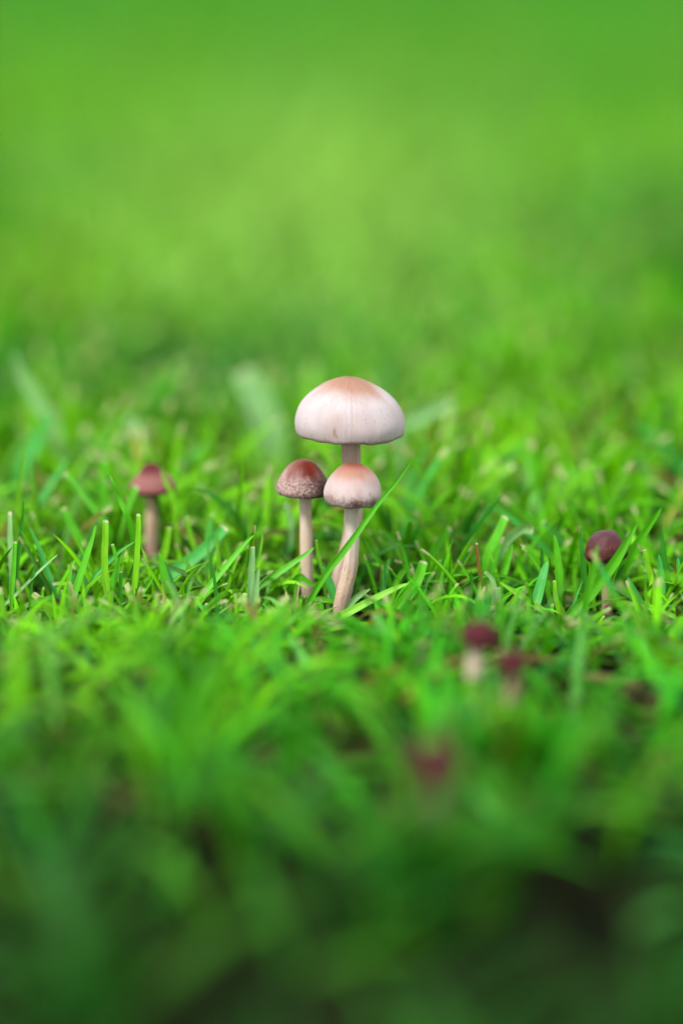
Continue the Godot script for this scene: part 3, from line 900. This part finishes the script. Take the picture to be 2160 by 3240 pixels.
	grass_blade("wide pointed blade with fine veins below the blurred reddish mushroom", [Vector3(-31.2, -0.8, 1.6), Vector3(-31.6, 4.3, 2.0), Vector3(-32.1, 7.6, 2.0), Vector3(-32.5, 10.3, 2.0), Vector3(-33.0, 12.5, 2.0)], 1.26, "point", "fresh")
	grass_blade("narrow blade with thin tip right of the veined wide blade", [Vector3(-30.0, -0.8, 0.5), Vector3(-30.5, 4.6, 1.0), Vector3(-30.9, 7.1, 1.0), Vector3(-31.6, 9.2, 1.0), Vector3(-32.2, 10.9, 1.0)], 0.69, "point", "blue")
	grass_blade("stout long blade sloping up right, midway to the brown mushroom", [Vector3(-28.0, -0.8, 3.8), Vector3(-27.2, 1.7, 4.0), Vector3(-25.7, 3.7, 3.0), Vector3(-23.3, 6.9, 2.0), Vector3(-20.6, 10.0, 1.0), Vector3(-17.6, 13.6, 0.0), Vector3(-15.8, 15.3, 0.0)], 1.21, "point", "fresh")
	grass_blade("curved thin blade with dark tip right of the stout sloping blade", [Vector3(-21.0, -0.8, -2.2), Vector3(-20.4, 1.5, -2.0), Vector3(-17.7, 5.4, -2.0), Vector3(-15.4, 9.5, -2.0), Vector3(-14.6, 12.9, -2.0), Vector3(-14.4, 15.2, -2.0)], 0.52, "point", "yellow")
	grass_blade("white-topped cut blade beside the thin dark-tipped blade", [Vector3(-16.2, -0.8, 1.8), Vector3(-16.3, 2.1, 2.0), Vector3(-16.5, 5.1, 2.0), Vector3(-16.4, 8.7, 2.0), Vector3(-16.2, 11.4, 2.0), Vector3(-16.1, 13.6, 2.0)], 1.03, "cut", "pale")
	grass_blade("bluish shining broad blade in front of the white-topped blade", [Vector3(-16.1, -0.8, 7.9), Vector3(-16.1, 0.5, 8.0), Vector3(-15.9, 3.0, 8.0), Vector3(-15.5, 5.7, 8.0), Vector3(-15.2, 8.6, 8.0), Vector3(-14.8, 11.2, 8.0)], 1.36, "point", "pale")
	grass_blade("pointed upright blade behind the stout sloping blade", [Vector3(-23.6, -0.8, -4.6), Vector3(-23.7, 5.6, -4.0), Vector3(-23.9, 8.3, -4.0), Vector3(-24.0, 11.2, -4.0)], 0.70, "point", "dark")
	grass_blade("upright blade with long dark stalk under the stout sloping blade", [Vector3(-22.3, -0.8, 4.8), Vector3(-22.3, 1.5, 5.0), Vector3(-22.6, 5.2, 5.0), Vector3(-22.9, 8.3, 5.0), Vector3(-23.3, 10.9, 5.0)], 0.74, "point", "dark")
	grass_blade("little stalk with white tip left of the stout sloping blade", [Vector3(-27.0, 0.0, 6.0), Vector3(-26.7, 1.4, 6.0), Vector3(-26.4, 3.2, 6.0), Vector3(-26.0, 5.3, 6.0)], 0.57, "cut", "straw")
	grass_blade("cut pale straw lying sideways with split dark end", [Vector3(-27.4, -0.8, 3.9), Vector3(-26.5, 1.0, 4.0), Vector3(-25.0, 2.2, 4.0), Vector3(-22.5, 3.4, 4.0), Vector3(-20.8, 4.1, 4.0)], 0.75, "cut", "straw")
	grass_blade("thin stalk with round white tip beside the stout sloping blade", [Vector3(-26.1, -0.8, -0.4), Vector3(-24.3, 3.6, -0.0), Vector3(-22.7, 5.5, 0.0), Vector3(-21.4, 7.0, 0.0), Vector3(-20.1, 8.7, -0.0)], 0.52, "cut", "fresh")
	grass_blade("small blade with white speck tip left of the slender sloping blade", [Vector3(-40.0, -0.8, -0.7), Vector3(-40.3, 6.5, 0.0), Vector3(-40.6, 9.2, -0.0), Vector3(-41.1, 11.6, 0.0), Vector3(-41.6, 13.6, -0.0)], 0.63, "cut", "fresh")
	grass_blade("slanted wide blade leaning right below the slender sloping blade", [Vector3(-42.3, -0.8, 1.6), Vector3(-41.8, 4.3, 2.0), Vector3(-41.4, 7.0, 2.0), Vector3(-40.6, 9.7, 2.0), Vector3(-39.8, 12.1, 2.0)], 1.15, "point", "fresh")
	grass_blade("short brown-tipped stalk left of the upright cut blade", [Vector3(-40.3, -0.8, 2.6), Vector3(-40.2, 3.9, 3.0), Vector3(-40.0, 6.7, 3.0), Vector3(-39.9, 9.2, 3.0)], 0.57, "cut", "dark")
	grass_blade("upright little blade with white tip low at the left", [Vector3(-49.6, -0.8, 5.8), Vector3(-49.7, 2.0, 6.0), Vector3(-50.0, 4.4, 6.0), Vector3(-50.4, 6.5, 6.0)], 0.63, "cut", "fresh")
	grass_blade("dry pinkish straw leaning left low at the left", [Vector3(-45.5, -0.8, 9.8), Vector3(-45.9, 1.6, 10.0), Vector3(-47.0, 4.3, 10.0), Vector3(-48.0, 7.0, 10.0), Vector3(-48.6, 9.1, 10.0)], 0.57, "cut", "straw")
	grass_blade("green pointed spike left of the broad bending blade", [Vector3(-50.0, -0.8, 1.4), Vector3(-49.5, 6.1, 2.0), Vector3(-49.1, 8.8, 2.0), Vector3(-49.0, 10.9, 2.0)], 0.63, "point", "fresh")
	grass_blade("very small pointed spike near the light thin sloping blade", [Vector3(-56.9, -0.8, 1.4), Vector3(-56.3, 6.1, 2.0), Vector3(-55.9, 8.5, 2.0), Vector3(-55.5, 10.3, 2.0)], 0.52, "point", "dark")
	grass_blade("yellowish stub with blurred pale top near the left edge", [Vector3(-59.9, -0.8, 3.5), Vector3(-59.7, 4.8, 4.0), Vector3(-59.3, 8.7, 4.0), Vector3(-59.0, 12.3, 4.0), Vector3(-58.8, 15.0, 4.0)], 0.74, "cut", "fresh")
	grass_blade("bright tip stalk right of the blurred reddish mushroom", [Vector3(-26.4, -0.8, -20.7), Vector3(-27.6, 7.1, -20.0), Vector3(-28.3, 9.5, -20.0), Vector3(-28.8, 11.8, -20.0), Vector3(-29.2, 14.1, -20.0)], 0.84, "cut", "yellow")
	grass_blade("tan-tipped blade at the foot of the blurred reddish mushroom", [Vector3(-34.4, -0.8, -16.6), Vector3(-33.6, 6.2, -16.0), Vector3(-33.1, 8.6, -16.0), Vector3(-32.6, 10.9, -16.0), Vector3(-32.3, 13.0, -16.0)], 1.19, "cut", "yellow")
	grass_blade("yellow blade standing over the right side of the blurred reddish mushroom's cap", [Vector3(-30.9, -0.8, -29.4), Vector3(-32.0, 13.8, -28.0), Vector3(-32.4, 16.7, -28.0), Vector3(-33.6, 19.3, -28.0), Vector3(-34.3, 21.4, -28.0)], 0.91, "point", "yellow")
	grass_blade("broad soft green blade sloping right below the blurred reddish mushroom", [Vector3(-34.9, -0.8, -14.3), Vector3(-32.6, 3.5, -14.0), Vector3(-30.3, 5.6, -14.0), Vector3(-26.9, 8.1, -14.0), Vector3(-23.9, 10.9, -14.0), Vector3(-21.6, 13.5, -14.0)], 2.01, "cut", "blue")
	grass_blade("thin yellow blade leaning left, behind the stout sloping blade", [Vector3(-16.4, -0.8, -24.9), Vector3(-20.2, 8.8, -24.0), Vector3(-21.6, 10.7, -24.0), Vector3(-23.2, 12.3, -24.0), Vector3(-24.6, 13.6, -24.0)], 1.08, "cut", "yellow")
	grass_blade("soft bright-tipped blade leaning right at the blurred reddish mushroom", [Vector3(-44.3, -0.8, -28.9), Vector3(-42.5, 9.5, -28.0), Vector3(-41.4, 12.9, -28.0), Vector3(-40.3, 15.7, -28.0), Vector3(-39.1, 18.2, -28.0)], 1.45, "cut", "fresh")
	grass_blade("wide green blade slanting in front of the round purple mushroom", [Vector3(39.1, -0.8, 8.8), Vector3(40.5, 2.2, 9.0), Vector3(43.7, 5.3, 8.0), Vector3(46.0, 8.3, 8.0), Vector3(48.8, 12.1, 8.0), Vector3(51.0, 16.0, 8.0), Vector3(52.8, 19.4, 8.0)], 2.04, "point", "fresh")
	grass_blade("long blade leaning right behind the round purple mushroom", [Vector3(48.7, -0.8, -11.1), Vector3(49.0, 1.2, -11.0), Vector3(50.3, 4.2, -10.0), Vector3(52.6, 7.9, -9.0), Vector3(54.7, 12.1, -8.0), Vector3(56.9, 16.0, -7.0), Vector3(58.7, 19.1, -6.0)], 1.87, "point", "fresh")
	grass_blade("dark upright blade just left of the round purple mushroom", [Vector3(44.8, -0.8, -3.6), Vector3(44.5, 6.0, -3.0), Vector3(44.2, 9.7, -3.0), Vector3(43.8, 13.0, -3.0), Vector3(43.7, 16.0, -3.0)], 0.87, "point", "dark")
	grass_blade("green upright blade with blunt point, second left of the purple mushroom", [Vector3(40.2, -0.8, -4.5), Vector3(40.0, 5.5, -4.0), Vector3(39.8, 8.5, -4.0), Vector3(39.4, 11.6, -4.0), Vector3(38.9, 14.4, -4.0)], 1.28, "point", "fresh")
	grass_blade("small dark spike left of the blunt upright blade", [Vector3(37.1, -0.8, -4.7), Vector3(36.8, 6.7, -4.0), Vector3(36.7, 9.7, -4.0), Vector3(36.6, 12.0, -4.0)], 0.93, "point", "dark")
	grass_blade("long bluish blade sloping up right in the middle right", [Vector3(34.1, -0.3, 4.0), Vector3(35.5, 3.7, 2.0), Vector3(36.6, 7.7, 1.0), Vector3(37.5, 10.5, 0.0)], 1.72, "point", "blue")
	grass_blade("yellow-green blade fallen to the right, crossing the bluish blade", [Vector3(39.1, -0.8, 3.9), Vector3(38.3, 0.9, 4.0), Vector3(35.9, 2.5, 4.0), Vector3(33.6, 4.1, 4.0), Vector3(30.9, 5.9, 4.0), Vector3(28.5, 7.5, 4.0)], 1.15, "point", "yellow")
	grass_blade("very wide pale bluish cut blade above the blurred red button mushroom", [Vector3(27.1, -0.8, 7.8), Vector3(27.3, 1.7, 8.0), Vector3(27.7, 4.7, 8.0), Vector3(27.8, 7.5, 8.0)], 1.82, "cut", "pale")
	grass_blade("upright blade leaning right above the wide pale cut blade", [Vector3(28.5, -0.8, -5.5), Vector3(29.4, 5.2, -5.0), Vector3(30.2, 8.0, -5.0), Vector3(30.8, 10.4, -5.0), Vector3(31.4, 12.4, -5.0)], 1.10, "point", "fresh")
	grass_blade("blade bending left with pale blunt tip in the middle right", [Vector3(39.1, -0.8, -6.6), Vector3(37.3, 5.9, -6.0), Vector3(36.1, 8.3, -6.0), Vector3(34.7, 10.5, -6.0), Vector3(33.4, 11.6, -6.0)], 1.16, "cut", "fresh")
	grass_blade("thin rusty red blade with white tip right of the centre", [Vector3(25.9, -0.8, 1.8), Vector3(25.8, 1.9, 2.0), Vector3(25.6, 5.8, 2.0), Vector3(25.0, 9.1, 2.0), Vector3(24.6, 12.1, 2.0), Vector3(24.4, 14.3, 2.0)], 0.46, "cut", "rust")
	grass_blade("fine upright spike right of the frayed straw tip", [Vector3(19.6, -0.8, -1.3), Vector3(19.7, 2.9, -1.0), Vector3(19.9, 6.5, -1.0), Vector3(20.0, 9.5, -1.0)], 0.69, "point", "fresh")
	grass_blade("dark stout spike left of the rusty red blade", [Vector3(23.2, -0.8, -0.3), Vector3(23.3, 2.5, -0.0), Vector3(23.6, 5.6, -0.0), Vector3(23.6, 8.6, -0.0)], 0.87, "point", "dark")
	grass_blade("hair-thin blade leaning left, left of the dark stout spike", [Vector3(21.1, 0.0, 3.0), Vector3(19.7, 3.0, 3.0), Vector3(18.5, 5.5, 3.0), Vector3(17.2, 8.0, 3.0)], 0.46, "point", "dark")
	grass_blade("dark pointed blade right of the purple mushroom near the right edge", [Vector3(60.7, -0.8, -6.5), Vector3(60.2, 5.0, -6.0), Vector3(59.5, 8.9, -6.0), Vector3(59.0, 12.6, -6.0), Vector3(58.8, 16.0, -6.0)], 1.05, "point", "dark")
	grass_blade("cut yellowish stalk with white tip right of the purple mushroom", [Vector3(57.2, -0.8, -2.4), Vector3(57.0, 3.5, -2.0), Vector3(56.6, 6.9, -2.0), Vector3(55.8, 9.6, -2.0), Vector3(55.2, 12.1, -2.0)], 0.93, "cut", "yellow")
	grass_blade("broad upright blade between the white-tipped stalk and the right edge", [Vector3(58.9, -0.8, -2.3), Vector3(58.7, 2.6, -2.0), Vector3(58.5, 5.7, -2.0), Vector3(58.2, 8.7, -2.0), Vector3(57.9, 11.2, -2.0)], 1.27, "point", "blue")
	grass_blade("blue-green pointed blade at the right edge", [Vector3(60.3, -0.8, -1.2), Vector3(60.5, 1.7, -1.0), Vector3(61.1, 4.7, -1.0), Vector3(61.4, 8.1, -1.0), Vector3(61.3, 10.9, -1.0)], 1.27, "point", "blue")
	grass_blade("short broad blade leaning left beneath the purple mushroom", [Vector3(55.6, -0.8, 3.0), Vector3(55.5, 0.3, 3.0), Vector3(54.1, 3.3, 3.0), Vector3(52.9, 5.8, 3.0), Vector3(51.8, 8.2, 3.0)], 1.38, "point", "blue")
	grass_blade("dark narrow blade leaning right beside the purple mushroom's stem", [Vector3(48.1, -0.8, -8.2), Vector3(48.9, 2.0, -8.0), Vector3(50.0, 3.8, -8.0), Vector3(51.2, 6.0, -8.0), Vector3(52.3, 7.8, -8.0)], 1.00, "point", "dark")
	grass_blade("big pale cut blade leaning right, right of the central stems", [Vector3(11.8, -0.8, -12.1), Vector3(12.0, 0.6, -12.0), Vector3(14.0, 4.5, -13.0), Vector3(16.4, 7.9, -14.0), Vector3(18.4, 10.6, -15.0), Vector3(20.2, 13.0, -16.0)], 2.13, "cut", "fresh")
	grass_blade("yellowish blurred blade leaning right above the grass, right of centre", [Vector3(21.3, -0.8, -54.6), Vector3(23.1, 5.6, -54.0), Vector3(25.2, 9.3, -52.0), Vector3(27.6, 12.6, -51.0), Vector3(30.9, 15.7, -50.0), Vector3(33.9, 17.6, -50.0)], 1.64, "cut", "yellow")
	grass_blade("shining bluish blade arched over to the right", [Vector3(26.2, -0.8, -13.8), Vector3(28.6, 7.5, -13.0), Vector3(29.9, 10.0, -13.0), Vector3(31.5, 12.0, -13.0), Vector3(33.6, 13.4, -13.0), Vector3(35.7, 13.1, -13.0)], 2.00, "cut", "pale")
	grass_blade("upright pale blade leaning right beside the shining arched blade", [Vector3(26.0, -0.8, -13.7), Vector3(27.4, 7.2, -13.0), Vector3(28.2, 10.0, -13.0), Vector3(29.4, 12.8, -13.0), Vector3(30.6, 15.6, -13.0)], 2.00, "cut", "fresh")
	grass_blade("blurred dark blade sloping down right behind the purple mushroom", [Vector3(46.9, -0.8, -24.4), Vector3(45.2, 3.8, -24.0), Vector3(42.7, 7.1, -24.0), Vector3(40.2, 10.1, -24.0), Vector3(38.2, 12.1, -24.0)], 1.44, "cut", "dark")
	grass_blade("leaning wide blurred blade sloping down right in the middle right", [Vector3(44.7, -0.8, -40.4), Vector3(42.3, 4.1, -40.0), Vector3(38.9, 7.6, -40.0), Vector3(35.9, 10.1, -40.0), Vector3(33.0, 12.7, -40.0)], 2.10, "point", "fresh")
	grass_blade("stub with pale bead-like tip beside the rusty red blade", [Vector3(29.5, -0.8, 1.4), Vector3(27.8, 6.1, 2.0), Vector3(27.1, 7.8, 2.0), Vector3(26.0, 8.9, 2.0)], 0.75, "cut", "pale")
	grass_blade("yellowing short cut blade left of the purple mushroom's stem", [Vector3(39.9, -0.8, 3.9), Vector3(39.8, 0.6, 4.0), Vector3(39.2, 2.7, 4.0), Vector3(38.7, 5.4, 4.0), Vector3(38.5, 7.8, 4.0)], 0.75, "cut", "yellow")
	grass_blade("soft near blade standing across the lower left of the purple mushroom's cap", [Vector3(42.5, -0.8, 15.3), Vector3(43.3, 7.4, 16.0), Vector3(44.1, 11.5, 16.0), Vector3(44.7, 14.7, 16.0), Vector3(45.0, 17.5, 16.0)], 1.34, "point", "fresh")
	grass_blade("broad whitish blurred blade leaning left, left of the largest cap", [Vector3(-13.9, -0.8, -110.6), Vector3(-14.5, 6.2, -110.0), Vector3(-15.2, 11.1, -110.0), Vector3(-17.0, 16.4, -110.0), Vector3(-19.4, 21.2, -110.0), Vector3(-21.7, 25.6, -110.0)], 5.80, "cut", "pale")
	grass_blade("pale blurred blade pointing right from behind the largest cap", [Vector3(3.3, -0.8, -86.5), Vector3(7.3, 15.2, -85.0), Vector3(11.0, 18.0, -85.0), Vector3(15.1, 20.4, -85.0), Vector3(19.2, 22.4, -85.0), Vector3(22.8, 24.1, -85.0)], 3.32, "cut", "pale")
	grass_blade("pale upright blurred blade below the largest cap's right edge", [Vector3(10.7, -0.8, -70.9), Vector3(11.0, 9.2, -70.0), Vector3(11.2, 12.8, -70.0), Vector3(11.4, 17.4, -70.0), Vector3(11.1, 21.0, -70.0)], 2.99, "point", "pale")
	grass_blade("faint bluish blurred blade rising behind the largest cap", [Vector3(11.6, -0.8, -140.8), Vector3(11.0, 8.0, -140.0), Vector3(10.2, 14.1, -140.0), Vector3(9.4, 18.7, -140.0), Vector3(8.9, 22.9, -140.0)], 4.19, "point", "blue")
	grass_blade("pale blurred blade leaning left high at the left edge", [Vector3(-56.8, -0.8, -91.7), Vector3(-60.8, 17.0, -90.0), Vector3(-62.3, 20.3, -90.0), Vector3(-64.7, 24.5, -90.0), Vector3(-67.2, 29.2, -90.0), Vector3(-69.1, 33.8, -90.0)], 3.47, "point", "pale")
	grass_blade("blurred blade leaning right at the far left", [Vector3(-68.9, -0.8, -71.2), Vector3(-65.7, 11.9, -70.0), Vector3(-63.8, 16.0, -70.0), Vector3(-61.4, 20.1, -70.0), Vector3(-59.1, 25.1, -70.0)], 2.98, "point", "blue")
	grass_blade("short whitish blurred cut blade above the reddish mushroom", [Vector3(-38.4, -0.8, -76.7), Vector3(-42.4, 17.3, -75.0), Vector3(-43.5, 20.0, -75.0), Vector3(-44.4, 22.3, -75.0)], 3.39, "cut", "pale")
	grass_blade("yellow blurred blade leaning left beneath the largest cap", [Vector3(3.7, -0.8, -46.6), Vector3(-0.3, 16.4, -45.0), Vector3(-1.6, 19.1, -45.0), Vector3(-3.3, 22.1, -45.0), Vector3(-5.5, 24.7, -45.0)], 2.24, "point", "yellow")
	grass_blade("blurred dark-edged blade leaning left right of the reddish mushroom", [Vector3(-22.6, -0.8, -51.1), Vector3(-24.2, 10.9, -50.0), Vector3(-25.0, 14.5, -50.0), Vector3(-26.7, 17.1, -50.0), Vector3(-28.6, 19.3, -50.0)], 1.38, "point", "fresh")
	grass_blade("blurred green stalk with bright bead tip at the left", [Vector3(-47.1, -0.8, -46.2), Vector3(-46.8, 12.1, -45.0), Vector3(-46.7, 16.4, -45.0), Vector3(-46.5, 19.9, -45.0)], 1.62, "cut", "fresh")


func make_debris() -> void:
	var o := thing("withered_leaf", "small yellow withered leaf bit lying in front of the central mushrooms", "leaf")
	o.position = Vector3(0.0052, 0.004, 0.021)
	o.scale = Vector3.ONE * 0.75
	var skin := leaf_skin("withered", Color(0.62, 0.40, 0.03), 0.2)
	var path := along_curve([Vector3(-0.002, -0.001, 0), Vector3(-0.0006, 0.0004, 0.0004), Vector3(0.0008, 0.0008, 0.0002), Vector3(0.002, 0.0003, -0.0004)], 10)
	var sides := PackedVector3Array()
	var wide := PackedFloat32Array()
	for i in path.size():
		sides.append(Vector3(0.1, 0.75, 0.6).normalized())
		wide.append(0.0011 * sin(PI * (0.08 + 0.86 * i / 10.0)))
	part("blade", sweep(path, sides, wide, 0.5, 6), skin, o)
